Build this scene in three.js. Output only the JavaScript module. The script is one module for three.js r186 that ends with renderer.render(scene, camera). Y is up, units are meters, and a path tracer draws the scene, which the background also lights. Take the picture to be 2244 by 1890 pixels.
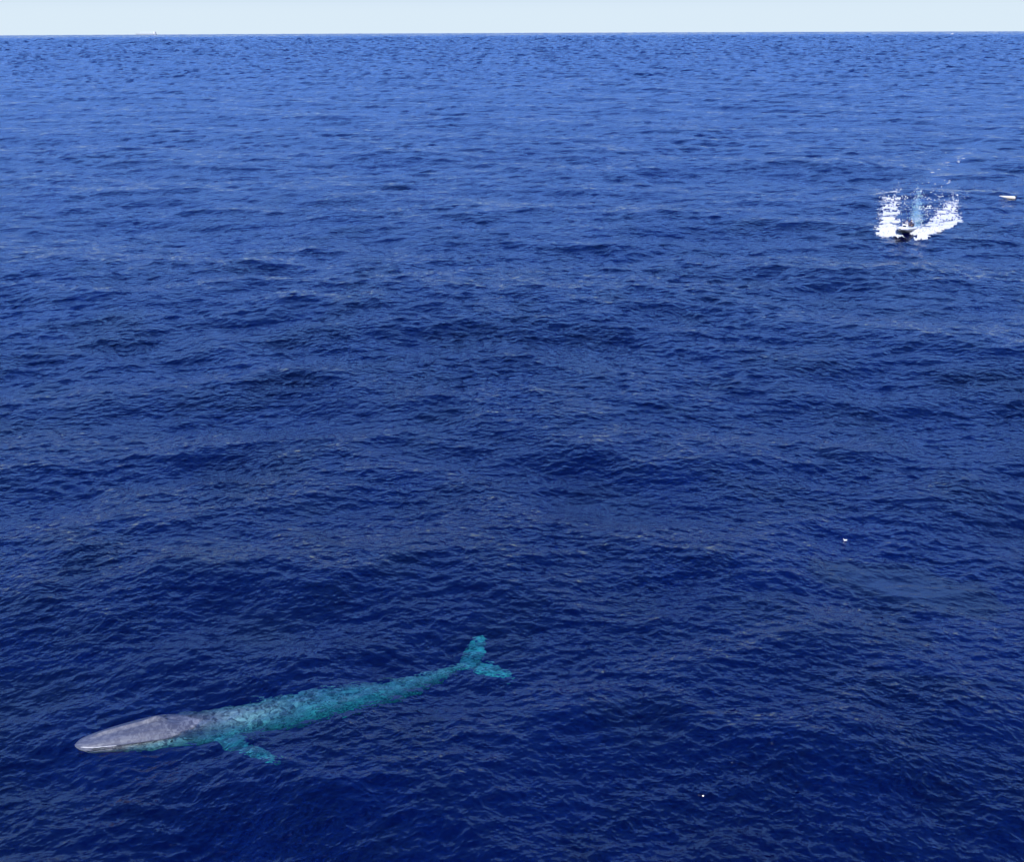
import * as THREE from 'three';
import { mergeGeometries, mergeVertices, toCreasedNormals } from 'three/addons/utils/BufferGeometryUtils.js';
import { MarchingCubes } from 'three/addons/objects/MarchingCubes.js';
import { RoundedBoxGeometry } from 'three/addons/geometries/RoundedBoxGeometry.js';

// ---------------------------------------------------------------- camera, sky, sun, exposure
const D = Math.PI / 180, EYE = 36, EARTH = 6.371e6;
const scene = new THREE.Scene();
const camera = new THREE.PerspectiveCamera(2 * Math.atan(945 / 2243) / D, 1024 / 863, 0.5, 80000);
camera.position.set(0, EYE, 0);
camera.rotation.set(-21.45 * D, 0, 0);
camera.rotateZ(-0.23 * D);

const renderer = new THREE.WebGLRenderer({ antialias: true });
renderer.toneMapping = THREE.LinearToneMapping;
renderer.toneMappingExposure = 1.12;
renderer.shadowMap.enabled = true;

// clear sky: pale at the horizon, deep blue overhead, a touch brighter towards the sun
const SUN = new THREE.Vector3(-0.22, 0.93, 0.98).normalize();
{
  const W = 1024, Hh = 512, d = new Float32Array(W * Hh * 4);
  const hor = [0.63, 0.745, 0.84], low = [0.15, 0.30, 0.74], mid = [0.21, 0.49, 1.36], high = [0.055, 0.21, 0.86], zen = [0.018, 0.085, 0.42];
  const mix = (a, b, t) => a.map((x, i) => x + (b[i] - x) * t);
  const sm = (a, b, x) => { const t = Math.min(1, Math.max(0, (x - a) / (b - a))); return t * t * (3 - 2 * t); };
  for (let r = 0; r < Hh; r++) {
    const up = ((r + 0.5) / Hh - 0.5) * 180;
    let c = mix(hor, low, sm(0.9, 3.9, up)); c = mix(c, mid, sm(5, 13, up)); c = mix(c, high, sm(15, 39, up)); c = mix(c, zen, sm(45, 88, up));
    for (let k = 0; k < W; k++) {
      const az = ((k + 0.5) / W - 0.5) * 2 * Math.PI, e = up * D;
      const cs = Math.cos(az) * Math.cos(e) * SUN.x + Math.sin(e) * SUN.y + Math.sin(az) * Math.cos(e) * SUN.z;
      const glow = 0.20 * Math.pow(Math.max(0, cs), 14);
      const o = (r * W + k) * 4;
      d[o] = c[0] + glow; d[o + 1] = c[1] + glow; d[o + 2] = c[2] + glow * 0.95; d[o + 3] = 1;
    }
  }
  const t = new THREE.DataTexture(d, W, Hh, THREE.RGBAFormat, THREE.FloatType);
  t.mapping = THREE.EquirectangularReflectionMapping; t.magFilter = t.minFilter = THREE.LinearFilter; t.needsUpdate = true;
  scene.background = t; scene.environment = t;
}
const sun = new THREE.DirectionalLight(new THREE.Color(1.0, 0.95, 0.87), 5.0);
sun.position.copy(SUN).multiplyScalar(400).add(new THREE.Vector3(0, 0, -100));
sun.target.position.set(0, 0, -100);
sun.castShadow = true; sun.shadow.radius = 1;
sun.shadow.camera.left = -160; sun.shadow.camera.right = 160; sun.shadow.camera.top = 160; sun.shadow.camera.bottom = -160;
sun.shadow.camera.far = 1200; sun.shadow.mapSize.set(4096, 4096);
scene.add(sun, sun.target);

// ---------------------------------------------------------------- helpers
function rng(seed) { let a = seed >>> 0; return () => { a = (a + 0x6D2B79F5) | 0; let t = Math.imul(a ^ (a >>> 15), 1 | a); t = (t + Math.imul(t ^ (t >>> 7), 61 | t)) ^ t; return ((t ^ (t >>> 14)) >>> 0) / 4294967296; }; }
const clamp = (x, a, b) => Math.min(b, Math.max(a, x));
const lerp = (a, b, t) => a + (b - a) * t;
const sstep = (a, b, x) => { const t = clamp((x - a) / (b - a), 0, 1); return t * t * (3 - 2 * t); };
const hash2 = (ix, iy, s) => { let h = Math.imul(ix, 374761393) + Math.imul(iy, 668265263) + Math.imul(s, 1274126177); h = Math.imul(h ^ (h >>> 13), 1274126177); return ((h ^ (h >>> 16)) >>> 0) / 4294967296; };
function vnoise(x, y, s = 0) {
  const ix = Math.floor(x), iy = Math.floor(y), fx = x - ix, fy = y - iy, u = fx * fx * (3 - 2 * fx), v = fy * fy * (3 - 2 * fy);
  return lerp(lerp(hash2(ix, iy, s), hash2(ix + 1, iy, s), u), lerp(hash2(ix, iy + 1, s), hash2(ix + 1, iy + 1, s), u), v);
}
function fbm(x, y, o = 4, s = 0) { let a = 0, w = 0.5, n = 0; for (let i = 0; i < o; i++) { a += w * vnoise(x, y, s + i * 17); n += w; x = x * 2.03 + 11.3; y = y * 2.03 + 5.7; w *= 0.5; } return a / n; }
function tag(o, label, category, group, kind) { if (label) o.userData.label = label; if (category) o.userData.category = category; if (group) o.userData.group = group; if (kind) o.userData.kind = kind; return o; }
function mesh(name, geo, mat, parent) { const m = new THREE.Mesh(geo, mat); m.name = name; m.castShadow = m.receiveShadow = true; parent.add(m); return m; }
function thing(name, label, category, pos, turn = 0, group) { const g = new THREE.Group(); g.name = name; g.position.set(...pos); g.rotation.y = turn; tag(g, label, category, group); scene.add(g); return g; }

// ---------------------------------------------------------------- wave fields: spectral tiles with sharpened crests
function fft1(re, im, off, stride, n, cos, sin) {
  for (let i = 1, j = 0; i < n; i++) {
    let bit = n >> 1; for (; j & bit; bit >>= 1) j ^= bit; j ^= bit;
    if (i < j) { const a = off + i * stride, b = off + j * stride; let t = re[a]; re[a] = re[b]; re[b] = t; t = im[a]; im[a] = im[b]; im[b] = t; }
  }
  for (let len = 2; len <= n; len <<= 1) {
    const h = len >> 1, st = n / len;
    for (let i = 0; i < n; i += len) for (let k = 0; k < h; k++) {
      const a = off + (i + k) * stride, b = a + h * stride, c = cos[k * st], s = sin[k * st];
      const xr = re[b] * c - im[b] * s, xi = re[b] * s + im[b] * c;
      re[b] = re[a] - xr; im[b] = im[a] - xi; re[a] += xr; im[a] += xi;
    }
  }
}
function fft2(re, im, n) {
  const cos = new Float64Array(n / 2), sin = new Float64Array(n / 2);
  for (let i = 0; i < n / 2; i++) { cos[i] = Math.cos(2 * Math.PI * i / n); sin[i] = Math.sin(2 * Math.PI * i / n); }
  for (let y = 0; y < n; y++) fft1(re, im, y * n, 1, n, cos, sin);
  const cr = new Float64Array(n), ci = new Float64Array(n);
  for (let x = 0; x < n; x++) {
    for (let y = 0; y < n; y++) { cr[y] = re[y * n + x]; ci[y] = im[y * n + x]; }
    fft1(cr, ci, 0, 1, n, cos, sin);
    for (let y = 0; y < n; y++) { re[y * n + x] = cr[y]; im[y * n + x] = ci[y]; }
  }
}
// spectra: list of { lo, hi, slope, dir (degrees, towards which the waves run; 0 = +x, 90 = +v), spread, power, iso }
function waveTile(n, L, spectra, chop, seed) {
  const R = rng(seed), N2 = n * n;
  const gauss = () => Math.sqrt(-2 * Math.log(R() + 1e-12)) * Math.cos(2 * Math.PI * R());
  const re = new Float32Array(N2), im = new Float32Array(N2);
  for (const sp of spectra) {
    const ar = new Float32Array(N2), ai = new Float32Array(N2); let sum = 0;
    const kLo = 2 * Math.PI / sp.hi, kHi = 2 * Math.PI / sp.lo, dx = Math.cos(sp.dir * D), dy = Math.sin(sp.dir * D);
    for (let y = 0; y < n; y++) for (let x = 0; x < n; x++) {
      const kx = (x < n / 2 ? x : x - n) * 2 * Math.PI / L, ky = (y < n / 2 ? y : y - n) * 2 * Math.PI / L, k = Math.hypot(kx, ky);
      if (k < kLo * 0.6 || k > kHi * 1.6) continue;
      const c = (kx * dx + ky * dy) / k, ang = sp.iso + (1 - sp.iso) * (c > 0 ? Math.pow(c, sp.spread) : 0);
      const a = Math.pow(k, -sp.power / 2) * Math.sqrt(ang) * sstep(kLo * 0.6, kLo, k) * (1 - sstep(kHi, kHi * 1.6, k));
      const o = y * n + x; ar[o] = gauss() * a; ai[o] = gauss() * a; sum += 0.5 * k * k * (ar[o] * ar[o] + ai[o] * ai[o]);
    }
    const g = sp.slope / Math.sqrt(sum);
    for (let i = 0; i < N2; i++) { re[i] += ar[i] * g; im[i] += ai[i] * g; }
  }
  const h = Float32Array.from(re), hi = Float32Array.from(im), px = new Float32Array(N2), pi = new Float32Array(N2), qx = new Float32Array(N2), qi = new Float32Array(N2);
  for (let y = 0; y < n; y++) for (let x = 0; x < n; x++) {
    const kx = x < n / 2 ? x : x - n, ky = y < n / 2 ? y : y - n, k = Math.hypot(kx, ky) || 1, o = y * n + x;
    px[o] = -hi[o] * -kx / k; pi[o] = h[o] * -kx / k; qx[o] = -hi[o] * -ky / k; qi[o] = h[o] * -ky / k;   // times -i k/|k| (sign: pulls towards crests)
  }
  fft2(h, hi, n); fft2(px, pi, n); fft2(qx, qi, n);
  const cell = L / n, out = new Float32Array(N2), m = n - 1;
  const samp = (f, x, y) => { const ix = Math.floor(x), iy = Math.floor(y), fx = x - ix, fy = y - iy, a = (iy & m) * n, b = ((iy + 1) & m) * n, c = ix & m, d = (ix + 1) & m; return (f[a + c] * (1 - fx) + f[a + d] * fx) * (1 - fy) + (f[b + c] * (1 - fx) + f[b + d] * fx) * fy; };
  for (let y = 0; y < n; y++) for (let x = 0; x < n; x++) {
    let ux = x, uy = y;
    for (let it = 0; it < 5; it++) { const ex = x + chop * samp(px, ux, uy) / cell, ey = y + chop * samp(qx, ux, uy) / cell; ux = 0.5 * ux + 0.5 * ex; uy = 0.5 * uy + 0.5 * ey; }
    out[y * n + x] = samp(h, ux, uy);
  }
  const at = (x, y) => samp(out, x / cell, y / cell);
  return { n, L, data: out, at };
}

// ---------------------------------------------------------------- the sea
const swellTile = waveTile(512, 389, [{ lo: 16, hi: 70, slope: 0.062, dir: 72, spread: 5, power: 4, iso: 0.04 }], 0.9, 11);
const chopTile = waveTile(1024, 171, [{ lo: 3.5, hi: 17, slope: 0.1, dir: 97, spread: 3.5, power: 4, iso: 0.1 }], 1.0, 23);
const crestTile = waveTile(1024, 101, [{ lo: 1.1, hi: 4.6, slope: 0.20, dir: 90, spread: 4.5, power: 4.2, iso: 0.07 }], 1.25, 31);
const rippleTile = waveTile(2048, 47, [{ lo: 0.2, hi: 1.5, slope: 0.19, dir: 92, spread: 1.5, power: 3.8, iso: 0.15 }], 1.25, 37);

const SLICK = { x: 27.3, z: -62.2, c: Math.cos(-0.38), s: Math.sin(-0.38) };
function slickAt(x, z) {        // 1 inside the smooth footprint a diving whale leaves, 0 outside
  const dx = x - SLICK.x, dz = z - SLICK.z, a = dx * SLICK.c - dz * SLICK.s, b = dx * SLICK.s + dz * SLICK.c;
  const r = Math.hypot(a / 5.4, b / 3.3) + (fbm(x * 0.55, z * 0.55, 3, 5) - 0.5) * 0.7;
  return 1 - sstep(0.6, 1.2, r);
}
function trailAt(x, z) {        // water left smoother along the boat's old track
  const dx = x - 73.6, dz = z + 191.8, u = 0.341 * dx - 0.94 * dz, w = 0.94 * dx + 0.341 * dz;
  if (u < 20 || u > 260) return 0;
  const c = 2.4 + 0.03 * u + 0.0005 * u * u, half = 4.5 + 0.022 * u;
  return (1 - sstep(0.5, 1.15, Math.abs(w - c) / half + 0.7 * (fbm(w * 0.22, u * 0.09, 3, 71) - 0.5))) * sstep(20, 45, u) * (1 - sstep(150, 260, u));
}
function seaHeight(x, z) {
  const d2 = x * x + z * z, d = Math.sqrt(d2), smooth = (1 - 0.58 * slickAt(x, z)) * (1 - 0.55 * trailAt(x, z));
  const lv = Math.max(-1.5, Math.log2(d * lerp(lerp(0.0064, 0.0023, sstep(60, 260, d)), 0.0017, sstep(350, 1100, d)))), k = Math.floor(lv), f = lv - k;
  let h = swellTile.at(x + 40, -z + 12) + chopTile.at(x, -z) * (1 - sstep(300, 900, d)) * (1 - 0.55 * slickAt(x, z)) - d2 / (2 * EARTH);
  const crest = (k) => { const S = Math.pow(2, k); return S * crestTile.at(x / S + 13.7 * k, -z / S + 29.1 * k); };
  h += (0.55 + 0.9 * fbm(x / 13 + 50, z / 17, 2, 48)) * (crest(k) * Math.cos(f * Math.PI / 2) + crest(k + 1) * Math.sin(f * Math.PI / 2)) * smooth * lerp(0.62, 0.92, sstep(60, 150, d)) * lerp(1, 2.3, sstep(350, 1400, d)) * (1 - 0.8 * sstep(4500, 9000, d));
  const wx = x + 23.6, wz = z + 45.15, s = wx * 0.926 - wz * 0.377;
  if (s > -2.5 && s < 12 && d < 80) {       // ripples pushed aside by the swimming whale
    const q = Math.hypot(wx * 0.377 + wz * 0.926, Math.min(0, s - 0.8) * 1.1) - lerp(0.75, 1.3, sstep(0.5, 6, s));
    if (q > -0.3 && q < 4.5) h += 0.042 * Math.cos((q + 0.12 * s) * 6.6 + 1.5 * fbm(x * 0.8, z * 0.8, 2, 90)) * Math.exp(-Math.max(0, q) / 1.3) * sstep(-2.5, -0.8, s) * (1 - sstep(6, 12, s)) * (0.4 + 1.2 * fbm(x * 0.6, z * 0.6, 2, 92));
  }
  return h;
}
function polarSheet(azMin, azMax, cols, dists, heightAt, uvScale) {
  const rows = dists.length, pos = new Float32Array(rows * (cols + 1) * 3), uv = new Float32Array(rows * (cols + 1) * 2), idx = [];
  for (let r = 0; r < rows; r++) for (let c = 0; c <= cols; c++) {
    const az = lerp(azMin, azMax, c / cols), x = dists[r] * Math.sin(az), z = -dists[r] * Math.cos(az), o = r * (cols + 1) + c;
    pos[o * 3] = x; pos[o * 3 + 1] = heightAt(x, z); pos[o * 3 + 2] = z;
    uv[o * 2] = x * uvScale; uv[o * 2 + 1] = -z * uvScale;
  }
  const g = new THREE.BufferGeometry();
  g.setAttribute('position', new THREE.BufferAttribute(pos, 3)); g.setAttribute('uv', new THREE.BufferAttribute(uv, 2));
  for (let r = 0; r < rows - 1; r++) for (let c = 0; c < cols; c++) {
    const a = r * (cols + 1) + c, b = a + 1, e = a + cols + 1, f = e + 1;
    idx.push(a, b, f, a, f, e);
  }
  return { g, pos, idx };
}
const seaRows = [20];
while (seaRows[seaRows.length - 1] < 24000) { const d = seaRows[seaRows.length - 1]; seaRows.push(d + d * (d < 30 ? 0.008 : d > 6000 ? 0.0038 : d < 55 ? 0.0032 : 0.0025)); }
const rippleMap = (() => {
  const { n, L, data } = rippleTile, cell = L / n, m = n - 1, out = new Float32Array(n * n * 4);
  for (let y = 0; y < n; y++) for (let x = 0; x < n; x++) {
    const sx = (data[y * n + ((x + 1) & m)] - data[y * n + ((x - 1) & m)]) / (2 * cell), sy = (data[((y + 1) & m) * n + x] - data[((y - 1) & m) * n + x]) / (2 * cell);
    const l = 1 / Math.hypot(sx, sy, 1), o = (y * n + x) * 4;
    out[o] = 0.5 - 0.5 * sx * l; out[o + 1] = 0.5 - 0.5 * sy * l; out[o + 2] = 0.5 + 0.5 * l; out[o + 3] = 1;
  }
  const t = new THREE.DataTexture(out, n, n, THREE.RGBAFormat, THREE.FloatType);
  t.wrapS = t.wrapT = THREE.RepeatWrapping; t.magFilter = t.minFilter = THREE.LinearFilter; t.needsUpdate = true; return t;
})();
const seaMat = (k) => new THREE.MeshPhysicalMaterial({ color: 0xffffff, transmission: 1, thickness: 5, ior: 1.46, roughness: 0.045, attenuationColor: new THREE.Color().setRGB(0.46, 0.975, 0.98), attenuationDistance: 1, normalMap: rippleMap, normalScale: new THREE.Vector2(k, k) });
{
  const { g, pos, idx } = polarSheet(-41 * D, 41 * D, 560, seaRows, seaHeight, 1 / rippleTile.L);
  const rr = rng(5), scales = [1.45, 1.3, 1.15, 1, 0.82, 0.65, 0.5, 0.36, 0.25], bins = scales.map(() => []);
  for (let i = 0; i < idx.length; i += 3) {
    const a = idx[i] * 3, x = pos[a], z = pos[a + 2], d = Math.hypot(x, z);
    let k = (1.2 - 0.5 * sstep(65, 260, d)) * (0.42 + 0.45 * fbm(x / 34 + 7, z / 60, 3, 44) + 0.75 * fbm(x / 7.5, z / 9.5 + 3, 3, 47)) + (rr() - 0.5) * 0.15;              // the finest ripples merge with distance
    if (Math.hypot(x - SLICK.x, z - SLICK.z) < 12) k = Math.min(k, 1.1 - 0.7 * slickAt(x, z));
    k *= 1 - 0.5 * trailAt(x, z);
    let b = 0; for (let q = 1; q < scales.length; q++) if (Math.abs(scales[q] - k) < Math.abs(scales[b] - k)) b = q;
    bins[b].push(idx[i], idx[i + 1], idx[i + 2]);
  }
  let at = 0; const all = new Uint32Array(idx.length);
  bins.forEach((b, k) => { all.set(b, at); g.addGroup(at, b.length, k); at += b.length; });
  g.setIndex(new THREE.BufferAttribute(all, 1)); g.computeVertexNormals();
  const sea = mesh('sea', g, scales.map(seaMat), scene);
  tag(sea, 'deep blue rippled ocean reaching to the horizon', 'sea', null, 'structure');
  // the rest of the sea round about, out of view
  const far = []; for (let d = 14; d < 24000; d *= 1.25) far.push(d);
  const o = polarSheet(41 * D, 319 * D, 76, far, (x, z) => -(x * x + z * z) / (2 * EARTH), 1 / rippleTile.L);
  o.g.setIndex(o.idx); o.g.computeVertexNormals();
  tag(mesh('open_sea', o.g, sea.material[0], scene), 'ocean surface continuing round behind the viewpoint', 'sea', null, 'structure');
  const deep = []; for (let d = 4; d < 24000; d *= 1.3) deep.push(d);
  const b = polarSheet(0, 2 * Math.PI, 72, deep, (x, z) => -16 - (x * x + z * z) / (2 * EARTH), 0.01);
  b.g.setIndex(b.idx); b.g.computeVertexNormals();
  tag(mesh('deep_water', b.g, new THREE.MeshStandardMaterial({ color: new THREE.Color().setRGB(0.06, 0.012, 0.30), roughness: 1 }), scene), 'dark blue depth of the open ocean', 'sea', null, 'structure');
}

// ---------------------------------------------------------------- the whale: nose at the group's origin, tail along +x, its left flank towards +z
const spline = (pts) => (s) => {           // monotone-ish cubic through [s, v] pairs
  let i = 0; while (i < pts.length - 2 && s > pts[i + 1][0]) i++;
  const p = (k) => pts[clamp(k, 0, pts.length - 1)], [x0, y0] = p(i), [x1, y1] = p(i + 1), t = clamp((s - x0) / (x1 - x0), 0, 1), h = x1 - x0;
  const sl = (k) => { const a = p(k - 1), b = p(k + 1); return b[0] === a[0] ? 0 : (b[1] - a[1]) / (b[0] - a[0]); };
  const m0 = sl(i) * h, m1 = sl(i + 1) * h, t2 = t * t, t3 = t2 * t;
  return (2 * t3 - 3 * t2 + 1) * y0 + (t3 - 2 * t2 + t) * m0 + (-2 * t3 + 3 * t2) * y1 + (t3 - t2) * m1;
};
const LEN = 23.4;
const halfWide = spline([[0, 0.05], [0.12, 0.22], [0.35, 0.42], [0.8, 0.62], [1.5, 0.80], [2.5, 0.96], [3.6, 1.08], [5, 1.18], [7, 1.32], [9, 1.36], [11, 1.3], [13, 1.17], [15, 1.0], [17, 0.8], [19, 0.58], [20.5, 0.42], [21.8, 0.22], [22.6, 0.17], [23.4, 0.05]]);
const halfHigh = spline([[0, 0.05], [0.12, 0.13], [0.35, 0.25], [0.8, 0.40], [1.5, 0.58], [2.5, 0.78], [3.6, 0.93], [5, 1.07], [7, 1.22], [9, 1.25], [11, 1.2], [13, 1.14], [15, 1.02], [17, 0.88], [19, 0.72], [20.5, 0.56], [21.8, 0.37], [22.6, 0.17], [23.4, 0.04]]);
const topLine = spline([[0, 0.20], [0.35, 0.34], [1, 0.42], [2, 0.50], [3.2, 0.56], [4.2, 0.58], [5, 0.50], [6, 0.24], [7.5, 0.05], [9, 0.0], [11, -0.03], [13, -0.12], [15, -0.32], [17, -0.58], [19, -0.80], [21, -0.98], [22.6, -1.12], [23.4, -1.2]]);
const bendOf = spline([[0, 0.0], [3, 0.0], [6, 0.15], [10, 0.48], [14, 0.82], [17, 0.75], [20, 0.28], [22.5, -0.12], [23.4, -0.2]]);
// upper jaw, lip, mouth groove, lower jaw: [share of the way round from the back to the belly, share of half width, height from +1 at the back to -1 at the belly]
const HEADCUT = [[0, 0, 1], [0.10, 0.30, 0.98], [0.20, 0.60, 0.86], [0.28, 0.80, 0.68], [0.335, 0.90, 0.50], [0.36, 0.915, 0.40], [0.375, 0.83, 0.33], [0.40, 0.86, 0.25], [0.44, 1.02, 0.12], [0.52, 1.08, -0.12], [0.64, 1.0, -0.48], [0.78, 0.72, -0.80], [0.9, 0.36, -0.96], [1, 0, -1]];
function headCut(t) { let i = 0; while (i < HEADCUT.length - 2 && t > HEADCUT[i + 1][0]) i++; const a = HEADCUT[i], b = HEADCUT[i + 1], k = (t - a[0]) / (b[0] - a[0]); return [lerp(a[1], b[1], k), lerp(a[2], b[2], k)]; }
function whalePoint(s, t, side) {          // t 0 at the back, 1 at the belly
  const a = halfWide(s), b = halfHigh(s), top = topLine(s), yc = top - b, th = t * Math.PI;
  const w = 1 - sstep(3.9, 6.2, s), [hx, hy] = headCut(t);
  let z = lerp(Math.sin(th), hx, w) * a, y = yc + lerp(Math.cos(th), hy, w) * b;
  if (s > 14) { const k = sstep(14, 21, s); z *= lerp(1, Math.pow(Math.abs(Math.sin(th)), 0.35) * 0.0 + 1, k); }
  const up = Math.max(0, Math.cos(th));
  // median ridge of the rostrum, rising into the splash guard before the blowholes
  const ridge = sstep(0.5, 1.5, s) * (1 - sstep(4.3, 5.0, s));
  y += up * ridge * 0.15 * Math.exp(-Math.pow(z * side / (z * side > 0 ? 0.085 : 0.24), 2));
  y += up * 0.13 * Math.exp(-Math.pow((s - 4.25) / 0.42, 2)) * Math.exp(-Math.pow(z / 0.30, 2));
  y -= up * 0.09 * Math.exp(-Math.pow((s - 5.15) / 0.35, 2)) * Math.exp(-Math.pow(z / 0.22, 2));
  y += up * 0.02 * Math.sin(s * 3.1 + 1) * sstep(6, 9, s) * (1 - sstep(19, 22, s)) * Math.exp(-z * z * 6);   // knuckles of the spine
  return [s, y, z * side + bendOf(s)];
}
function bodyGeometry() {
  const R = 300, S = 56, pos = [], uv = [], idx = [];
  for (let i = 0; i <= R; i++) {
    const q = i / R, s = LEN * (q < 0.12 ? q * q / 0.12 * 0.6 + q * 0.4 : q);
    for (let j = 0; j <= 2 * S; j++) {
      const side = j <= S ? 1 : -1, t = j <= S ? j / S : 2 - j / S;
      pos.push(...whalePoint(s, t, side)); uv.push(s / 24, 0.5 * t);
    }
  }
  const n = 2 * S + 1;
  for (let i = 0; i < R; i++) for (let j = 0; j < 2 * S; j++) { const a = i * n + j, b = a + 1, c = a + n, d = c + 1; idx.push(a, b, d, a, d, c); }
  const g = new THREE.BufferGeometry(); g.setAttribute('position', new THREE.Float32BufferAttribute(pos, 3)); g.setAttribute('uv', new THREE.Float32BufferAttribute(uv, 2)); g.setIndex(idx); g.computeVertexNormals();
  return g;
}
// a fin: stations from root to tip, each { at: leading edge, to: trailing edge, thick }
function finGeometry(st, uv0) {
  const S = 20, R = 26, pos = [], uv = [], idx = [];
  const at = (k, f) => { const v = f * (st.length - 1), i = Math.min(st.length - 2, Math.floor(v)), u = v - i, c = (n) => st[clamp(n, 0, st.length - 1)][k];
    const cat = (a, b, d, e) => 0.5 * (2 * b + (d - a) * u + (2 * a - 5 * b + 4 * d - e) * u * u + (3 * b - a - 3 * d + e) * u * u * u);
    const A = c(i - 1), B = c(i), C = c(i + 1), E = c(i + 2); return Array.isArray(B) ? B.map((_, q) => cat(A[q], B[q], C[q], E[q])) : cat(A, B, C, E); };
  for (let r = 0; r <= R; r++) {
    const f = r / R, a = at('at', f), b = at('to', f), th = Math.max(0.004, at('thick', f)), nrm = st[0].n || [0, 1, 0];
    for (let j = 0; j <= S; j++) {
      const w = j / S * 2 * Math.PI, c = 0.5 - 0.5 * Math.cos(w), prof = Math.sign(Math.sin(w)) * Math.pow(Math.abs(Math.sin(w)), 0.8) * (1 - 0.55 * c) * th;
      pos.push(lerp(a[0], b[0], c) + nrm[0] * prof, lerp(a[1], b[1], c) + nrm[1] * prof, lerp(a[2], b[2], c) + nrm[2] * prof);
      uv.push(uv0[0] + f * 0.16, uv0[1] + c * 0.06);
    }
  }
  for (let r = 0; r < R; r++) for (let j = 0; j < S; j++) { const a = r * (S + 1) + j, b = a + 1, c = a + S + 1, d = c + 1; idx.push(a, b, d, a, d, c); }
  const g = new THREE.BufferGeometry(); g.setAttribute('position', new THREE.Float32BufferAttribute(pos, 3)); g.setAttribute('uv', new THREE.Float32BufferAttribute(uv, 2)); g.setIndex(idx); g.computeVertexNormals();
  return g;
}
const skinMap = (() => {
  const W = 2048, Hh = 1024, d = new Uint8Array(W * Hh * 4), rough = new Uint8Array(W * Hh * 4);
  const toS = (c) => 255 * (c <= 0.0031308 ? 12.92 * c : 1.055 * Math.pow(c, 1 / 2.4) - 0.055);
  for (let y = 0; y < Hh; y++) for (let x = 0; x < W; x++) {
    const s = x / W * 24, a = y / Hh * 8;                      // metres along and round the body
    const wx = s + 0.5 * fbm(s * 1.6, a * 1.6, 3, 3), wy = a + 0.5 * fbm(s * 1.6 + 9, a * 1.6 + 4, 3, 8);
    // plain slate head; pale mottling over back and flanks doubles as painted rippling sunlight
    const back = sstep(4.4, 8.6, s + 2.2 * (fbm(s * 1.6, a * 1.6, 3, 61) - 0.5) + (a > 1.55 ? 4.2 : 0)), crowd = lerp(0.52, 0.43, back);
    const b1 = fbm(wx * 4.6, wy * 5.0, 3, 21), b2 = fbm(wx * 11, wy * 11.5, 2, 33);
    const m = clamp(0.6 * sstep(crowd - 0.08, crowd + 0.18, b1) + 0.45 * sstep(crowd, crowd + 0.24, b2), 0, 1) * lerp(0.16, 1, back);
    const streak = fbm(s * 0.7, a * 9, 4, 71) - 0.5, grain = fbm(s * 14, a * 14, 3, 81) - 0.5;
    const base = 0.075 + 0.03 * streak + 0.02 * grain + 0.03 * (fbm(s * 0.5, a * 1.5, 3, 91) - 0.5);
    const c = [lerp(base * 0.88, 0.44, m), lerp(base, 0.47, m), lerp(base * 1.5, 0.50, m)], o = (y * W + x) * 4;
    for (let k = 0; k < 3; k++) d[o + k] = clamp(toS(c[k]), 0, 255);
    d[o + 3] = 255;
    rough[o] = rough[o + 1] = rough[o + 2] = clamp(255 * (0.56 + 0.3 * (fbm(s * 3, a * 3, 3, 101) - 0.5)), 0, 255); rough[o + 3] = 255;
  }
  const make = (a, srgb) => { const t = new THREE.DataTexture(a, W, Hh); t.wrapS = t.wrapT = THREE.RepeatWrapping; t.magFilter = t.minFilter = THREE.LinearFilter; if (srgb) t.colorSpace = THREE.SRGBColorSpace; t.needsUpdate = true; return t; };
  return [make(d, true), make(rough, false)];
})();
const whale = thing('blue_whale', 'long blue whale gliding at the surface, grey head bared, body turquoise under water', 'whale', [-23.6, 0, -45.15], Math.atan2(0.377, 0.926));
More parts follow.
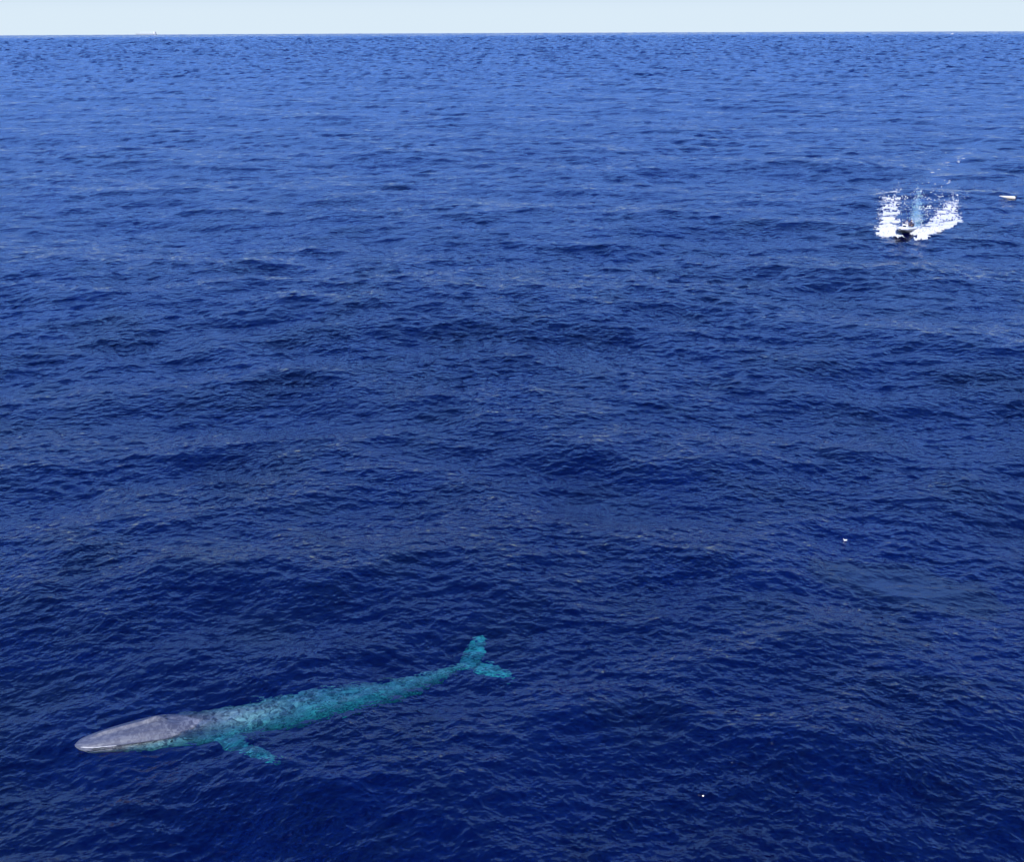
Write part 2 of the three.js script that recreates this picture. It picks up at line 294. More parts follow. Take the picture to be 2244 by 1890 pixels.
{
  const yf = -1.05, parts = [bodyGeometry()];
  // flippers: the left one spread towards the viewer and swept back, the right one tucked low
  parts.push(finGeometry([{ at: [6.5, -0.75, 0.75], to: [7.75, -0.95, 0.80], thick: 0.17 }, { at: [6.85, -0.85, 1.45], to: [7.85, -1.0, 1.35], thick: 0.14 }, { at: [7.4, -0.88, 2.35], to: [8.45, -1.0, 2.05], thick: 0.12 }, { at: [8.25, -0.82, 3.6], to: [9.05, -0.9, 3.25], thick: 0.09 }, { at: [9.2, -0.78, 4.7], to: [9.7, -0.82, 4.45], thick: 0.055 }, { at: [10.0, -0.75, 5.4], to: [10.05, -0.75, 5.36], thick: 0.008 }], [0.30, 0.2]));
  parts.push(finGeometry([{ at: [6.6, -1.5, -0.8], to: [7.8, -1.7, -0.85], thick: 0.17 }, { at: [7.2, -1.8, -1.25], to: [8.2, -1.95, -1.2], thick: 0.13 }, { at: [8.2, -2.15, -1.6], to: [9.0, -2.3, -1.5], thick: 0.1 }, { at: [9.2, -2.5, -1.8], to: [9.8, -2.6, -1.7], thick: 0.06 }, { at: [10.4, -2.8, -1.9], to: [10.45, -2.8, -1.9], thick: 0.006 }], [0.30, 0.3]));
  const fl = (z, x, y) => [x, y, z - 0.18];
  for (const k of [1, -1]) parts.push(finGeometry([
    { at: fl(-0.1 * k, 21.75, -1.2), to: fl(-0.1 * k, 23.45, -1.24), thick: 0.13 }, { at: fl(0.3 * k, 22.05, -1.22), to: fl(0.18 * k, 23.5, -1.25), thick: 0.11 }, { at: fl(0.85 * k, 22.5, -1.26), to: fl(0.75 * k, 23.95, -1.28), thick: 0.085 },
    { at: fl(1.6 * k, 23.1, -1.30), to: fl(1.5 * k, 24.3, -1.32), thick: 0.06 }, { at: fl(2.25 * k, 23.8, -1.33), to: fl(2.2 * k, 24.5, -1.34), thick: 0.035 }, { at: fl(2.7 * k, 24.5, -1.35), to: fl(2.7 * k, 24.54, -1.35), thick: 0.005 }], [0.8, 0.1]));
  parts.push(finGeometry([{ at: [17.2, -0.95, 0.42], to: [18.35, -0.98, 0.38], thick: 0.08, n: [0, 0, 1] }, { at: [17.55, -0.70, 0.42], to: [18.4, -0.74, 0.38], thick: 0.055 }, { at: [17.95, -0.52, 0.41], to: [18.45, -0.56, 0.39], thick: 0.03 }, { at: [18.4, -0.44, 0.40], to: [18.5, -0.45, 0.40], thick: 0.006 }], [0.7, 0.02]));
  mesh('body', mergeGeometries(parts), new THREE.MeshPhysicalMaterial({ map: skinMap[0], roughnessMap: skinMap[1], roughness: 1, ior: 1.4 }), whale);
  const dark = new THREE.MeshStandardMaterial({ color: new THREE.Color().setRGB(0.025, 0.026, 0.03), roughness: 0.4 });
  for (const k of [1, -1]) {
    const slit = new THREE.SphereGeometry(1, 16, 10); slit.scale(0.20, 0.02, 0.035); slit.rotateY(-0.22 * k);
    const p = whalePoint(4.62, 0.04, k); slit.translate(4.62, p[1] + 0.005, 0.085 * k); mesh('blowhole', slit, dark, whale);
    const e = new THREE.SphereGeometry(0.07, 16, 12), q = whalePoint(4.9, 0.42, k); e.scale(1.2, 0.8, 0.5); e.translate(q[0], q[1], q[2] + 0.01 * k); mesh('eye', e, dark, whale);
  }
}

// white water running off the whale's upper lip
const foamMat = new THREE.MeshStandardMaterial({ color: new THREE.Color().setRGB(0.6, 0.61, 0.61), roughness: 0.95, side: THREE.DoubleSide });
{
  const pos = [], idx = [], N = 90;
  for (let i = 0; i <= N; i++) {
    const s = lerp(0.18, 2.5, i / N), w = 0.055 * Math.max(0, fbm(s * 4, 2, 3, 7) - 0.28) * sstep(0.15, 0.5, s) * (1 - sstep(1.3, 2.5, s));
    const p = whalePoint(s, 0.352, 1), bump = 0.02 + 0.03 * fbm(s * 9, 4, 2, 9);
    for (let j = 0; j <= 6; j++) { const a = j / 6 * Math.PI - Math.PI / 2; pos.push(p[0], p[1] + 0.012 + Math.sin(a) * w, p[2] + Math.cos(a) * bump * (w > 0.003 ? 1 : 0) - 0.01); }
  }
  for (let i = 0; i < N; i++) for (let j = 0; j < 6; j++) { const a = i * 7 + j, b = a + 1, c = a + 7, d = c + 1; idx.push(a, c, d, a, d, b); }
  const g = new THREE.BufferGeometry(); g.setAttribute('position', new THREE.Float32BufferAttribute(pos, 3)); g.setIndex(idx); g.computeVertexNormals();
  const m = mesh('lip_foam', g, foamMat, scene); m.position.copy(whale.position); m.rotation.copy(whale.rotation);
  tag(m, 'thin white line of foam along the whale\'s upper lip', 'foam', null, 'stuff');
}

// ---------------------------------------------------------------- figures: a field of tapered capsules meshed on a grid
function figure(bones, size, centre, res) {
  const mc = new MarchingCubes(res, new THREE.MeshBasicMaterial(), true, true, 60000);
  mc.isolation = 0;
  const p = new THREE.Vector3(), f = mc.field, s = mc.size;
  for (let z = 0; z < s; z++) for (let y = 0; y < s; y++) for (let x = 0; x < s; x++) {
    p.set((x - s / 2) / (s / 2) * size + centre[0], (y - s / 2) / (s / 2) * size + centre[1], (z - s / 2) / (s / 2) * size + centre[2]);
    let d = 1e3;
    for (const [a, b, ra, rb] of bones) {
      const bx = b[0] - a[0], by = b[1] - a[1], bz = b[2] - a[2], l = bx * bx + by * by + bz * bz || 1e-6;
      const t = clamp(((p.x - a[0]) * bx + (p.y - a[1]) * by + (p.z - a[2]) * bz) / l, 0, 1);
      const e = Math.hypot(p.x - a[0] - bx * t, p.y - a[1] - by * t, p.z - a[2] - bz * t) - lerp(ra, rb, t), k = 0.03, h = clamp(0.5 + 0.5 * (d - e) / k, 0, 1);
      d = lerp(d, e, h) - k * h * (1 - h);
    }
    f[x + y * s + z * s * s] = -d;
  }
  mc.update();
  const n = mc.count, pos = mc.positionArray.slice(0, n * 3), nor = mc.normalArray.slice(0, n * 3);
  for (let i = 0; i < n; i++) for (let k = 0; k < 3; k++) { pos[i * 3 + k] = pos[i * 3 + k] * size + centre[k]; }
  const g = new THREE.BufferGeometry(); g.setAttribute('position', new THREE.BufferAttribute(pos, 3)); g.setAttribute('normal', new THREE.BufferAttribute(nor, 3));
  return g;
}
function person(name, label, parentMatrix, at, turn, pose, col) {
  const { hand: [hl, hr], lean, knee } = pose, hip = 0.90 - knee * 0.4, top = [lean, hip + 0.52, 0];
  const bones = [[[0, hip, -0.07], [0, hip, 0.07], 0.13, 0.13], [[0, hip, 0], [lean * 0.6, hip + 0.3, 0], 0.135, 0.14], [[lean * 0.6, hip + 0.3, 0], [top[0], top[1] - 0.06, 0], 0.14, 0.13],
    [[top[0], top[1] - 0.04, -0.15], [top[0], top[1] - 0.04, 0.15], 0.07, 0.07], [[top[0], top[1], 0], [top[0] + 0.02, top[1] + 0.12, 0], 0.055, 0.055],
    [[top[0] + 0.02, top[1] + 0.17, 0], [top[0] + 0.03, top[1] + 0.25, 0], 0.082, 0.092], [[top[0] + 0.11, top[1] + 0.2, 0], [top[0] + 0.125, top[1] + 0.185, 0], 0.015, 0.02]];
  const extra = [];
  for (const [k, h] of [[1, hl], [-1, hr]]) {
    const sh = [top[0], top[1] - 0.05, 0.19 * k], el = [lerp(sh[0], h[0], 0.45) - 0.04, lerp(sh[1], h[1], 0.5) - 0.09, lerp(sh[2], h[2], 0.4) + 0.07 * k];
    bones.push([sh, el, 0.055, 0.044], [el, h, 0.043, 0.03], [h, [h[0] + 0.05, h[1], h[2]], 0.032, 0.036]);
    const kn = [knee * 0.55 + 0.03, hip - 0.42, 0.11 * k], an = [-0.02, 0.08, 0.13 * k];
    bones.push([[0, hip - 0.02, 0.09 * k], kn, 0.092, 0.062], [kn, an, 0.06, 0.04], [[an[0] - 0.03, 0.045, an[2]], [an[0] + 0.17, 0.035, an[2] + 0.02 * k], 0.045, 0.035]);
    for (let q = 0; q < 4; q++) { const c = new THREE.CapsuleGeometry(0.0085, 0.045 + (q === 1 || q === 2 ? 0.012 : 0), 3, 6); c.rotateZ(-Math.PI / 2 - 0.5); c.translate(h[0] + 0.105, h[1] - 0.018, h[2] + (q - 1.5) * 0.019); extra.push(c); }
    const th = new THREE.CapsuleGeometry(0.0095, 0.035, 3, 6); th.rotateX(0.7 * k); th.translate(h[0] + 0.05, h[1] + 0.01, h[2] - 0.045 * k); extra.push(th);
  }
  const hands = [hl, hr], body = figure(bones, 1.0, [0.1, 0.93, 0], 60);
  const parts = [body, ...extra.map((g) => { const q = g.toNonIndexed(); q.deleteAttribute('uv'); return q; })], g = mergeGeometries(parts), p = g.attributes.position, c = new Float32Array(p.count * 3);
  for (let i = 0; i < p.count; i++) {
    const x = p.getX(i), y = p.getY(i), z = p.getZ(i), near = Math.min(...hands.map((h) => Math.hypot(x - h[0], y - h[1], z - h[2])));
    let q = y > top[1] + 0.21 || (y > top[1] + 0.12 && x < top[0] - 0.0) ? col.hair : y > top[1] + 0.045 ? [0.42, 0.26, 0.18] : near < 0.16 ? [0.42, 0.26, 0.18] : y > hip - 0.03 ? col.top : y > 0.07 ? col.legs : [0.03, 0.03, 0.035];
    c.set(q, i * 3);
  }
  g.setAttribute('color', new THREE.BufferAttribute(c, 3));
  const o = new THREE.Mesh(g, new THREE.MeshStandardMaterial({ vertexColors: true, roughness: 0.85 })); o.name = name; o.castShadow = o.receiveShadow = true;
  o.position.set(...at).applyMatrix4(parentMatrix); o.rotation.y = turn; tag(o, label, 'person', 'people on the inflatable boat'); scene.add(o);
  return o;
}

// ---------------------------------------------------------------- rigid inflatable boat, bow along +x
const white = new THREE.MeshPhysicalMaterial({ color: new THREE.Color().setRGB(0.8, 0.8, 0.79), roughness: 0.38, clearcoat: 0.3 });
const pale = new THREE.MeshStandardMaterial({ color: new THREE.Color().setRGB(0.62, 0.62, 0.6), roughness: 0.7 });
const charcoal = new THREE.MeshStandardMaterial({ color: new THREE.Color().setRGB(0.025, 0.03, 0.045), roughness: 0.45 });
const steel = new THREE.MeshStandardMaterial({ color: new THREE.Color().setRGB(0.16, 0.14, 0.2), roughness: 0.4, metalness: 0.4 });
const glassDark = new THREE.MeshPhysicalMaterial({ color: new THREE.Color().setRGB(0.015, 0.016, 0.02), roughness: 0.08 });
const skin = (st, closeEnds = true) => {            // hull from cross-sections (same number of points each)
  const n = st[0].length, pos = st.flat(2), idx = [];
  for (let i = 0; i < st.length - 1; i++) for (let j = 0; j < n - 1; j++) { const a = i * n + j, b = a + 1, c = a + n, d = c + 1; idx.push(a, c, d, a, d, b); }
  if (closeEnds) for (let j = 1; j < n - 1; j++) idx.push(0, j, j + 1);
  const g = new THREE.BufferGeometry(); g.setAttribute('position', new THREE.Float32BufferAttribute(pos, 3)); g.setIndex(idx);
  const t = toCreasedNormals(g, 0.6); return t;
};
const boatBase = [73.6, 0.1 + seaHeight(73.6, -191.8), -191.8];
const boat = thing('inflatable_boat', 'white rigid inflatable boat with dark hull speeding towards the viewer', 'boat', boatBase, -125.2 * D);
boat.rotation.order = 'YXZ'; boat.rotation.z = 4.5 * D;
{
  const st = [];
  for (let i = 0; i <= 14; i++) {
    const t = i / 14, x = lerp(-3.2, 3.3, t), b = 1.02 * Math.pow(Math.max(0, 1 - Math.pow(Math.max(0, t - 0.35) / 0.65, 2.4)), 0.7) + 0.005, keel = -0.42 + 0.85 * Math.pow(Math.max(0, t - 0.45) / 0.55, 2.2), ch = lerp(-0.12, 0.42, Math.pow(t, 3)), dk = 0.36 + 0.22 * Math.pow(t, 2.5);
    st.push([[x, dk, b], [x, ch, b * 0.96], [x, ch - 0.05, b * 0.86], [x, keel, 0], [x, ch - 0.05, -b * 0.86], [x, ch, -b * 0.96], [x, dk, -b]]);
  }
  mesh('hull', skin(st), charcoal, boat);
  const path = (r, dy) => { const pts = []; for (let i = 0; i <= 40; i++) { const q = i / 40 * 2 - 1, s = Math.sign(q) || 1, t = 1 - Math.abs(q), x = -3.45 + 7.0 * Math.pow(t, 0.82); const b = (1.08 + r) * Math.pow(1 - Math.pow(clamp((x + 0.9) / (4.45), 0, 1), 2.3), 0.62); pts.push(new THREE.Vector3(x + (t > 0.99 ? r : 0), 0.50 + dy + 0.30 * Math.pow(clamp((x + 3.4) / 6.9, 0, 1), 2.2), s * b)); } return new THREE.CatmullRomCurve3(pts); };
  mesh('tube', new THREE.TubeGeometry(path(0, 0), 120, 0.27, 14), white, boat);
  mesh('rub_strake', new THREE.TubeGeometry(path(0.26, -0.06), 120, 0.075, 8), charcoal, boat);
  for (const s of [1, -1]) { const c = new THREE.ConeGeometry(0.27, 0.42, 14); c.rotateZ(Math.PI / 2); c.translate(-3.6, 0.5, 1.08 * s); mesh('tube_end', c, white, boat); }
  const dsh = new THREE.Shape(); dsh.moveTo(-3.15, -0.95); dsh.lineTo(0.6, -0.95); dsh.quadraticCurveTo(2.4, -0.85, 3.0, 0); dsh.quadraticCurveTo(2.4, 0.85, 0.6, 0.95); dsh.lineTo(-3.15, 0.95); dsh.closePath();
  const dg = new THREE.ExtrudeGeometry(dsh, { depth: 0.05, bevelEnabled: false }); dg.rotateX(-Math.PI / 2); dg.translate(0, 0.33, 0); mesh('deck', dg, pale, boat);
  const con = new RoundedBoxGeometry(0.75, 1.0, 0.95, 3, 0.08); con.translate(0.15, 0.86, 0); const cm = mesh('console', con, white, boat);
  const ws = new RoundedBoxGeometry(0.03, 0.62, 0.62, 2, 0.012); ws.rotateZ(0.28); ws.translate(0.5, 1.18, 0.05); mesh('windscreen', ws, glassDark, cm);
  const fr = [new THREE.TubeGeometry(new THREE.CatmullRomCurve3([[0.55, 0.4, -0.55], [0.48, 1.0, -0.55], [0.3, 1.72, -0.5], [0.28, 1.78, 0], [0.3, 1.72, 0.5], [0.48, 1.0, 0.55], [0.55, 0.4, 0.55]].map((p) => new THREE.Vector3(...p))), 40, 0.035, 8)];
  mesh('frame', mergeGeometries(fr), steel, cm);
  const hat = new RoundedBoxGeometry(0.5, 0.07, 1.0, 2, 0.03); hat.translate(0.1, 1.76, 0); mesh('canopy', hat, steel, cm);
  const wheel = new THREE.TorusGeometry(0.17, 0.018, 8, 24); wheel.rotateY(Math.PI / 2); wheel.rotateZ(0.5); wheel.translate(-0.3, 1.24, 0); mesh('steering_wheel', wheel, charcoal, cm);
  const seat = new RoundedBoxGeometry(0.9, 0.45, 0.8, 3, 0.08); seat.translate(-1.55, 0.6, 0); mesh('seat', seat, white, boat);
  const bs = new RoundedBoxGeometry(0.7, 0.34, 0.8, 3, 0.08); bs.translate(1.15, 0.54, 0); mesh('bow_locker', bs, white, boat);
  const rail = new THREE.TubeGeometry(new THREE.CatmullRomCurve3([[-2.4, 0.4, -0.9], [-2.45, 1.5, -0.85], [-2.5, 1.95, -0.5], [-2.5, 2.0, 0], [-2.5, 1.95, 0.5], [-2.45, 1.5, 0.85], [-2.4, 0.4, 0.9]].map((p) => new THREE.Vector3(...p))), 40, 0.035, 8); mesh('roll_bar', rail, steel, boat);
  for (const s of [0.38, -0.38]) {
    const cowl = new RoundedBoxGeometry(0.62, 0.62, 0.42, 4, 0.13); cowl.translate(-3.55, 1.0, s); const om = mesh('outboard_motor', cowl, charcoal, boat);
    const leg = new RoundedBoxGeometry(0.2, 1.0, 0.14, 2, 0.05); leg.translate(-3.55, 0.25, s); mesh('leg', leg, charcoal, om);
  }
  boat.updateMatrixWorld(true);
  person('person', 'person in a white top standing behind the boat\'s console', boat.matrixWorld, [-0.78, 0.39, 0.05], -125.2 * D, { hand: [[0.4, 0.9, 0.14], [0.4, 0.9, -0.14]], lean: 0.06, knee: 0.1 }, { hair: [0.05, 0.035, 0.03], top: [0.62, 0.6, 0.62], legs: [0.04, 0.045, 0.07] });
  person('person_001', 'person in dark clothes standing beside the boat\'s seat', boat.matrixWorld, [-1.0, 0.39, -0.66], -118 * D, { hand: [[0.3, 0.92, 0.2], [0.12, 0.72, -0.26]], lean: 0.03, knee: 0.05 }, { hair: [0.06, 0.045, 0.04], top: [0.055, 0.045, 0.08], legs: [0.03, 0.03, 0.045] });
}

// ---------------------------------------------------------------- the boat's wake: foam thrown up and spread over the water, bubbles below
const wakePoint = (u, w) => [73.6 + 0.341 * u + 0.94 * w, -191.8 - 0.94 * u + 0.341 * w];
function wakeSheet(u0, u1, du, w0, w1, dw, keep, lift) {
  const nu = Math.round((u1 - u0) / du), nw = Math.round((w1 - w0) / dw), pos = new Float32Array((nu + 1) * (nw + 1) * 3), idx = [], val = new Float32Array((nu + 1) * (nw + 1));
  for (let i = 0; i <= nu; i++) for (let j = 0; j <= nw; j++) {
    const u = u0 + (i + 0.45 * (hash2(i, j, 3) - 0.5)) * du, w = w0 + (j + 0.45 * (hash2(i, j, 4) - 0.5)) * dw, [x, z] = wakePoint(u, w), o = i * (nw + 1) + j;
    val[o] = keep(u, w); pos[o * 3] = x; pos[o * 3 + 1] = seaHeight(x, z) + lift(u, w, val[o]); pos[o * 3 + 2] = z;
  }
  for (let i = 0; i < nu; i++) for (let j = 0; j < nw; j++) {
    const a = i * (nw + 1) + j, b = a + 1, c = a + nw + 1, d = c + 1;
    if ((val[a] + val[b] + val[d]) / 3 > 0) idx.push(a, d, b);
    if ((val[a] + val[d] + val[c]) / 3 > 0) idx.push(a, c, d);
  }
  const g = new THREE.BufferGeometry(); g.setAttribute('position', new THREE.BufferAttribute(pos, 3)); g.setIndex(idx); 
  const m = mergeVertices(g.toNonIndexed()); m.computeVertexNormals(); return m;
}
const leftArm = (u, w) => sstep(-5.6 - 0.04 * u, -2.9 - 0.025 * u, w) * (1 - sstep(-2.5, 0.1 - 0.01 * u, w)) * sstep(-4.5, -2, u);
const rightArm = (u, w) => { const out = u < 19 ? 3.9 + 0.38 * u : 11.2 + 0.02 * u, inn = 1.2 + 0.145 * u; return sstep(inn - 0.9, inn + 2.6, w) * (1 - sstep(out - 2.4, out + 0.5, w)) * sstep(-4.5, -2.5, u); };
const sheetFront = (u, w) => { const f = u - (w - 4.2) / 0.36; return (1 - sstep(3.5, 8.5, f)) * sstep(-1.2, 0.6, f) * sstep(0.8, 2.2, w) * (1 - sstep(9.5, 11.6, w)) * sstep(-5, -3, u); };
// how much of the water is covered: solid where it leaves the hull, then torn into flecks
const foamCover = (u, w0) => {
  const w = w0 + 2.0 * (fbm(u * 0.5, w0 * 0.15, 3, 61) - 0.5) + 1.0 * (vnoise(u * 2.1, w0 * 0.4, 63) - 0.5);
  const patch = fbm(w0 * 0.55, u * 0.4, 3, 15), fade = 1 - sstep(8, 58, u), near = 1 - sstep(2, 11, u);
  let d = Math.max(leftArm(u, w), rightArm(u, w)) * clamp((0.30 + 0.5 * fade) * (0.25 + 1.5 * patch), 0, 1);
  d = Math.max(d, Math.sqrt(leftArm(u, w)) * near * 1.1, sheetFront(u, w) * 1.1, (1 - sstep(1.6, 3.2, Math.abs(w - 0.2))) * sstep(-2.5, -0.5, u) * (1 - sstep(3, 7.5, u)) * 0.9);
  const between = sstep(-5, -2, w) * (1 - sstep(4 + 0.15 * u, 8 + 0.17 * u, w)) * sstep(2, 8, u);
  return Math.max(d * (1 - sstep(46, 64, u)), between * 0.22 * (1 - sstep(20, 110, u)) * patch * 2);
};
const fleck = (u, w) => 0.5 * vnoise(w * 7.5, u * 3.6, 23) + 0.3 * vnoise(w * 3.1, u * 1.7, 19) + 0.2 * hash2(Math.round(w * 21), Math.round(u * 13), 29);
const fleckKeep = (c, u, w) => (c < 0.03 ? -1 : fleck(u, w) - lerp(0.80, 0.18, clamp(c, 0, 1)));
const foamNoise = (u, w) => 0.55 * fbm(w * 0.9, u * 0.85, 3, 15) + 0.45 * fbm(w * 2.6, u * 2.2, 2, 19);
const underHull = (u, w) => Math.abs(w + 0.25 * u) < 0.7 && u > -4.2 && u < 3.5;
{
  const g = wakeSheet(-7, 112, 0.17, -8, 17, 0.1, (u, w) => (underHull(u, w) ? -1 : fleckKeep(foamCover(u, w), u, w)), (u, w, v) => {
    const core = Math.max(sheetFront(u, w), leftArm(u, w) * (1 - sstep(3, 12, u)));
    return 0.012 + clamp(v, 0, 0.5) * 0.12 + core * clamp(v * 2.2, 0, 1) * (0.08 + 1.0 * Math.pow(fbm(w * 1.9, u * 1.5, 4, 27), 1.8)) * (1 - sstep(4, 16, u));
  });
  tag(mesh('wake_foam', g, foamMat, scene), 'white foam thrown out in a V behind the inflatable boat', 'foam', null, 'stuff');
  const b = wakeSheet(2, 75, 0.2, -3, 9, 0.1, (u, w) => 0.7 - 0.6 * Math.abs(w - 2.1 - 0.012 * u) / (0.75 + 0.016 * u) - sstep(6, 70, u) * 0.9 + 2.6 * (0.45 * foamNoise(u, w) + 0.55 * vnoise(w * 9, u * 4.5, 77) - 0.5), (u, w) => -0.1 - 0.3 * fbm(w, u * 0.5, 2, 5));
  tag(mesh('wake_bubbles', b, new THREE.MeshStandardMaterial({ color: new THREE.Color().setRGB(0.5, 0.53, 0.54), roughness: 1, side: THREE.DoubleSide }), scene), 'pale turquoise churned water straight behind the boat\'s motors', 'wake', null, 'stuff');
  const f = wakeSheet(56, 200, 0.6, -8, 34, 0.4, (u, w) => { const c = 5 + 0.125 * (u - 60), d = Math.abs(w - c) / (4 + 0.02 * u); return (1 - sstep(0.5, 1.2, d)) * 0.34 * (1 - sstep(140, 200, u)) - 0.555 + 1.15 * (foamNoise(u * 0.8, w * 0.8) - 0.5); }, () => 0.02);
  tag(mesh('old_wake_foam', f, foamMat, scene), 'scattered flecks of old foam trailing away beyond the boat', 'foam', null, 'stuff');
}

// ---------------------------------------------------------------- small white boat, bow along +x
{
  const x = 110.6, z = -231.4, d = thing('dinghy', 'small low white boat adrift by the right edge of the sea', 'boat', [x, seaHeight(x, z) + 0.08, z], 154.5 * D); d.scale.y = 0.78;
  const st = [], inn = [];
  for (let i = 0; i <= 12; i++) {
    const t = i / 12, px = lerp(-1.65, 1.7, t), b = 0.72 * Math.pow(Math.max(0, 1 - Math.pow(Math.max(0, t - 0.1) / 0.9, 1.9)), 0.9) + 0.004, k = -0.22 + 0.72 * Math.pow(t, 2.4), s = 0.50 + 0.06 * t * t;
    st.push([[px, s, b], [px, lerp(k, s, 0.45), b * 0.93], [px, k + 0.06, b * 0.6], [px, k, 0], [px, k + 0.06, -b * 0.6], [px, lerp(k, s, 0.45), -b * 0.93], [px, s, -b]]);
    inn.push([[px * 0.97, s - 0.006, b * 0.9], [px * 0.95, 0.12 + 0.4 * t * t * t, b * 0.7], [px * 0.95, 0.12 + 0.4 * t * t * t, -b * 0.7], [px * 0.97, s - 0.006, -b * 0.9]]);
  }
  mesh('hull', skin(st), new THREE.MeshStandardMaterial({ color: new THREE.Color().setRGB(0.8, 0.73, 0.58), roughness: 0.5 }), d); mesh('floor', skin(inn, false), new THREE.MeshStandardMaterial({ color: new THREE.Color().setRGB(0.7, 0.7, 0.68), roughness: 0.6, side: THREE.DoubleSide }), d);
  const gw = new THREE.TubeGeometry(new THREE.CatmullRomCurve3([...st.map((s) => new THREE.Vector3(...s[0])), ...st.slice(0, -1).reverse().map((s) => new THREE.Vector3(...s[6]))]), 80, 0.035, 6); mesh('gunwale', gw, white, d);
  for (const q of [-0.7, 0.35]) { const b = new RoundedBoxGeometry(0.28, 0.05, 1.2, 2, 0.02); b.translate(q, 0.36, 0); mesh('bench', b, white, d); }
  const mo = new RoundedBoxGeometry(0.34, 0.42, 0.28, 3, 0.09); mo.translate(-1.72, 0.72, 0); const mm = mesh('outboard_motor', mo, charcoal, d);
  const lg = new RoundedBoxGeometry(0.12, 0.85, 0.1, 2, 0.04); lg.translate(-1.76, 0.2, 0); mesh('leg', lg, charcoal, mm);
}

// ---------------------------------------------------------------- seabird resting on the water
{
  const x = 25.4, z = -69.7, b = thing('seabird', 'small white seabird floating beside the smooth patch of water', 'bird', [x, seaHeight(x, z) + 0.02, z], 160 * D); b.scale.setScalar(0.68);
  const ring = (s, cx, cy, rx, ry) => { const r = []; for (let j = 0; j <= 12; j++) { const a = j / 12 * 2 * Math.PI; r.push([s + cx, cy + Math.sin(a) * ry, Math.cos(a) * rx]); } return r; };
  const bd = skin([ring(-0.24, 0, 0.10, 0.012, 0.008), ring(-0.17, 0, 0.085, 0.05, 0.025), ring(-0.08, 0, 0.07, 0.085, 0.065), ring(0.03, 0, 0.06, 0.095, 0.085), ring(0.11, 0, 0.08, 0.075, 0.08), ring(0.15, 0, 0.13, 0.048, 0.06), ring(0.165, 0, 0.19, 0.042, 0.045), ring(0.19, 0, 0.215, 0.04, 0.036), ring(0.222, 0, 0.212, 0.018, 0.016), ring(0.23, 0, 0.21, 0.003, 0.003)]);
  mesh('body', bd, new THREE.MeshStandardMaterial({ color: new THREE.Color().setRGB(0.8, 0.8, 0.8), roughness: 0.8 }), b);
  const beak = new THREE.ConeGeometry(0.011, 0.055, 8); beak.rotateZ(-Math.PI / 2 - 0.12); beak.translate(0.25, 0.205, 0); mesh('beak', beak, new THREE.MeshStandardMaterial({ color: new THREE.Color().setRGB(0.5, 0.3, 0.05), roughness: 0.5 }), b);
  for (const s of [1, -1]) { const w = new THREE.SphereGeometry(1, 14, 10); w.scale(0.17, 0.05, 0.022); w.rotateZ(-0.1); w.rotateY(0.12 * s); w.translate(-0.07, 0.105, 0.075 * s); mesh('wing', w, new THREE.MeshStandardMaterial({ color: new THREE.Color().setRGB(0.55, 0.56, 0.58), roughness: 0.85 }), b); }
}

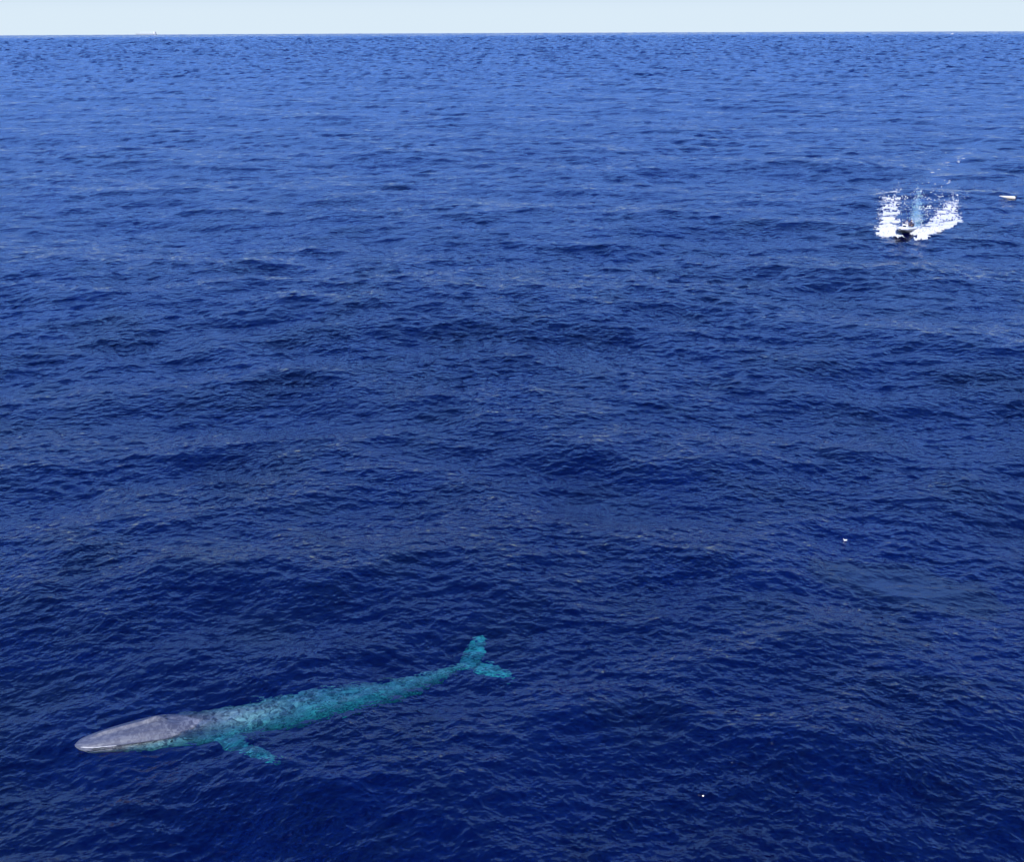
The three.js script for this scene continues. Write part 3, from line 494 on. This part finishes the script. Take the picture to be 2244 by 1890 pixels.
// ---------------------------------------------------------------- ship on the horizon and a motor yacht
{
  const x = -4717, z = -14239, s = thing('cargo_ship', 'long cargo ship with deck cranes on the horizon', 'ship', [x, -(x * x + z * z) / (2 * EARTH), z], Math.PI);
  const grey = new THREE.MeshStandardMaterial({ color: new THREE.Color().setRGB(0.34, 0.38, 0.43), roughness: 0.7 }), cream = new THREE.MeshStandardMaterial({ color: new THREE.Color().setRGB(0.75, 0.77, 0.78), roughness: 0.6 }), buff = new THREE.MeshStandardMaterial({ color: new THREE.Color().setRGB(0.5, 0.53, 0.55), roughness: 0.7 });  // hull and funnel grey is lightened to paint distance haze into the colour
  const st = []; for (let i = 0; i <= 12; i++) { const t = i / 12, px = lerp(-130, 133, t), b = 20 * (t < 0.12 ? 0.7 + 0.3 * t / 0.12 : Math.pow(Math.max(0, 1 - Math.pow(Math.max(0, t - 0.82) / 0.18, 2)), 0.7)) + 0.05, k = -9; st.push([[px + 4 * t * t * t, 16 + (t > 0.92 ? 3 : 0), b], [px, 0, b * (1 - 0.15 * t)], [px - 4 * t * t * t, k, b * 0.8], [px - 4 * t * t * t, k, -b * 0.8], [px, 0, -b * (1 - 0.15 * t)], [px + 4 * t * t * t, 16 + (t > 0.92 ? 3 : 0), -b]]); }
  mesh('hull', skin(st), grey, s);
  const dk = new THREE.BoxGeometry(225, 0.5, 36); dk.translate(-8, 12.9, 0); mesh('deck', dk, buff, s);
  for (let i = 0; i < 6; i++) { const h = new RoundedBoxGeometry(24, 4, 26, 1, 0.6); h.translate(-78 + i * 33, 15.1, 0); mesh('hatch', h, cream, s); }
  for (let i = 0; i < 5; i++) {
    const p = new THREE.CylinderGeometry(1.6, 2.2, 26, 10); p.translate(-61 + i * 33, 26, 0); const cr = mesh('crane', p, cream, s);
    const j = new THREE.BoxGeometry(26, 1.6, 1.6); j.rotateZ(0.12); j.translate(-74 + i * 33 , 36, 0); mesh('jib', j, cream, cr);
  }
  const br = new RoundedBoxGeometry(17, 27, 32, 1, 0.8); br.translate(-108, 26.5, 0); const bm = mesh('bridge', br, cream, s);
  const fu = new RoundedBoxGeometry(10, 17, 10, 2, 1.5); fu.translate(-123, 30, 0); mesh('funnel', fu, grey, s);
  for (let k = 0; k < 6; k++) { const w = new THREE.BoxGeometry(0.3, 1.8, 3.4); w.translate(-99.4, 36.5, -12.5 + k * 5); mesh('window', w, glassDark, bm); }
  const ma = new THREE.CylinderGeometry(0.5, 0.8, 16, 8); ma.translate(-106, 48, 0); mesh('mast', ma, buff, s);
}
{
  const x = 2764, z = -6869, y = thing('motor_yacht', 'tiny white motor yacht just below the horizon', 'boat', [x, -(x * x + z * z) / (2 * EARTH), z], Math.PI - 0.3);
  const st = []; for (let i = 0; i <= 10; i++) { const t = i / 10, px = lerp(-8, 8.5, t), b = 2.4 * Math.pow(Math.max(0, 1 - Math.pow(Math.max(0, t - 0.35) / 0.65, 2.2)), 0.8) + 0.02, sh = 2.0 + 1.2 * t * t; st.push([[px + 0.8 * t * t, sh, b], [px, 0.2, b * 0.85], [px - 0.8 * t * t, -0.8, 0], [px, 0.2, -b * 0.85], [px + 0.8 * t * t, sh, -b]]); }
  mesh('hull', skin(st), white, y);
  const dk = new THREE.BoxGeometry(12, 0.15, 3.6); dk.translate(-1.5, 2.05, 0); mesh('deck', dk, pale, y);
  const c1 = new RoundedBoxGeometry(8, 2.4, 3.4, 3, 0.5); c1.translate(-1.5, 3.2, 0); const cab = mesh('cabin', c1, white, y);
  for (const s of [1, -1]) { const w = new RoundedBoxGeometry(5.5, 0.8, 0.08, 1, 0.03); w.translate(-1.4, 3.5, 1.7 * s); mesh('window', w, glassDark, cab); }
  const c2 = new RoundedBoxGeometry(4.5, 1.5, 2.8, 3, 0.4); c2.translate(-2.2, 5.1, 0); mesh('flybridge', c2, white, y);
  const ms = new THREE.CylinderGeometry(0.08, 0.12, 3.5, 8); ms.translate(-2.8, 7.5, 0); mesh('mast', ms, white, y);
}
renderer.render(scene, camera);
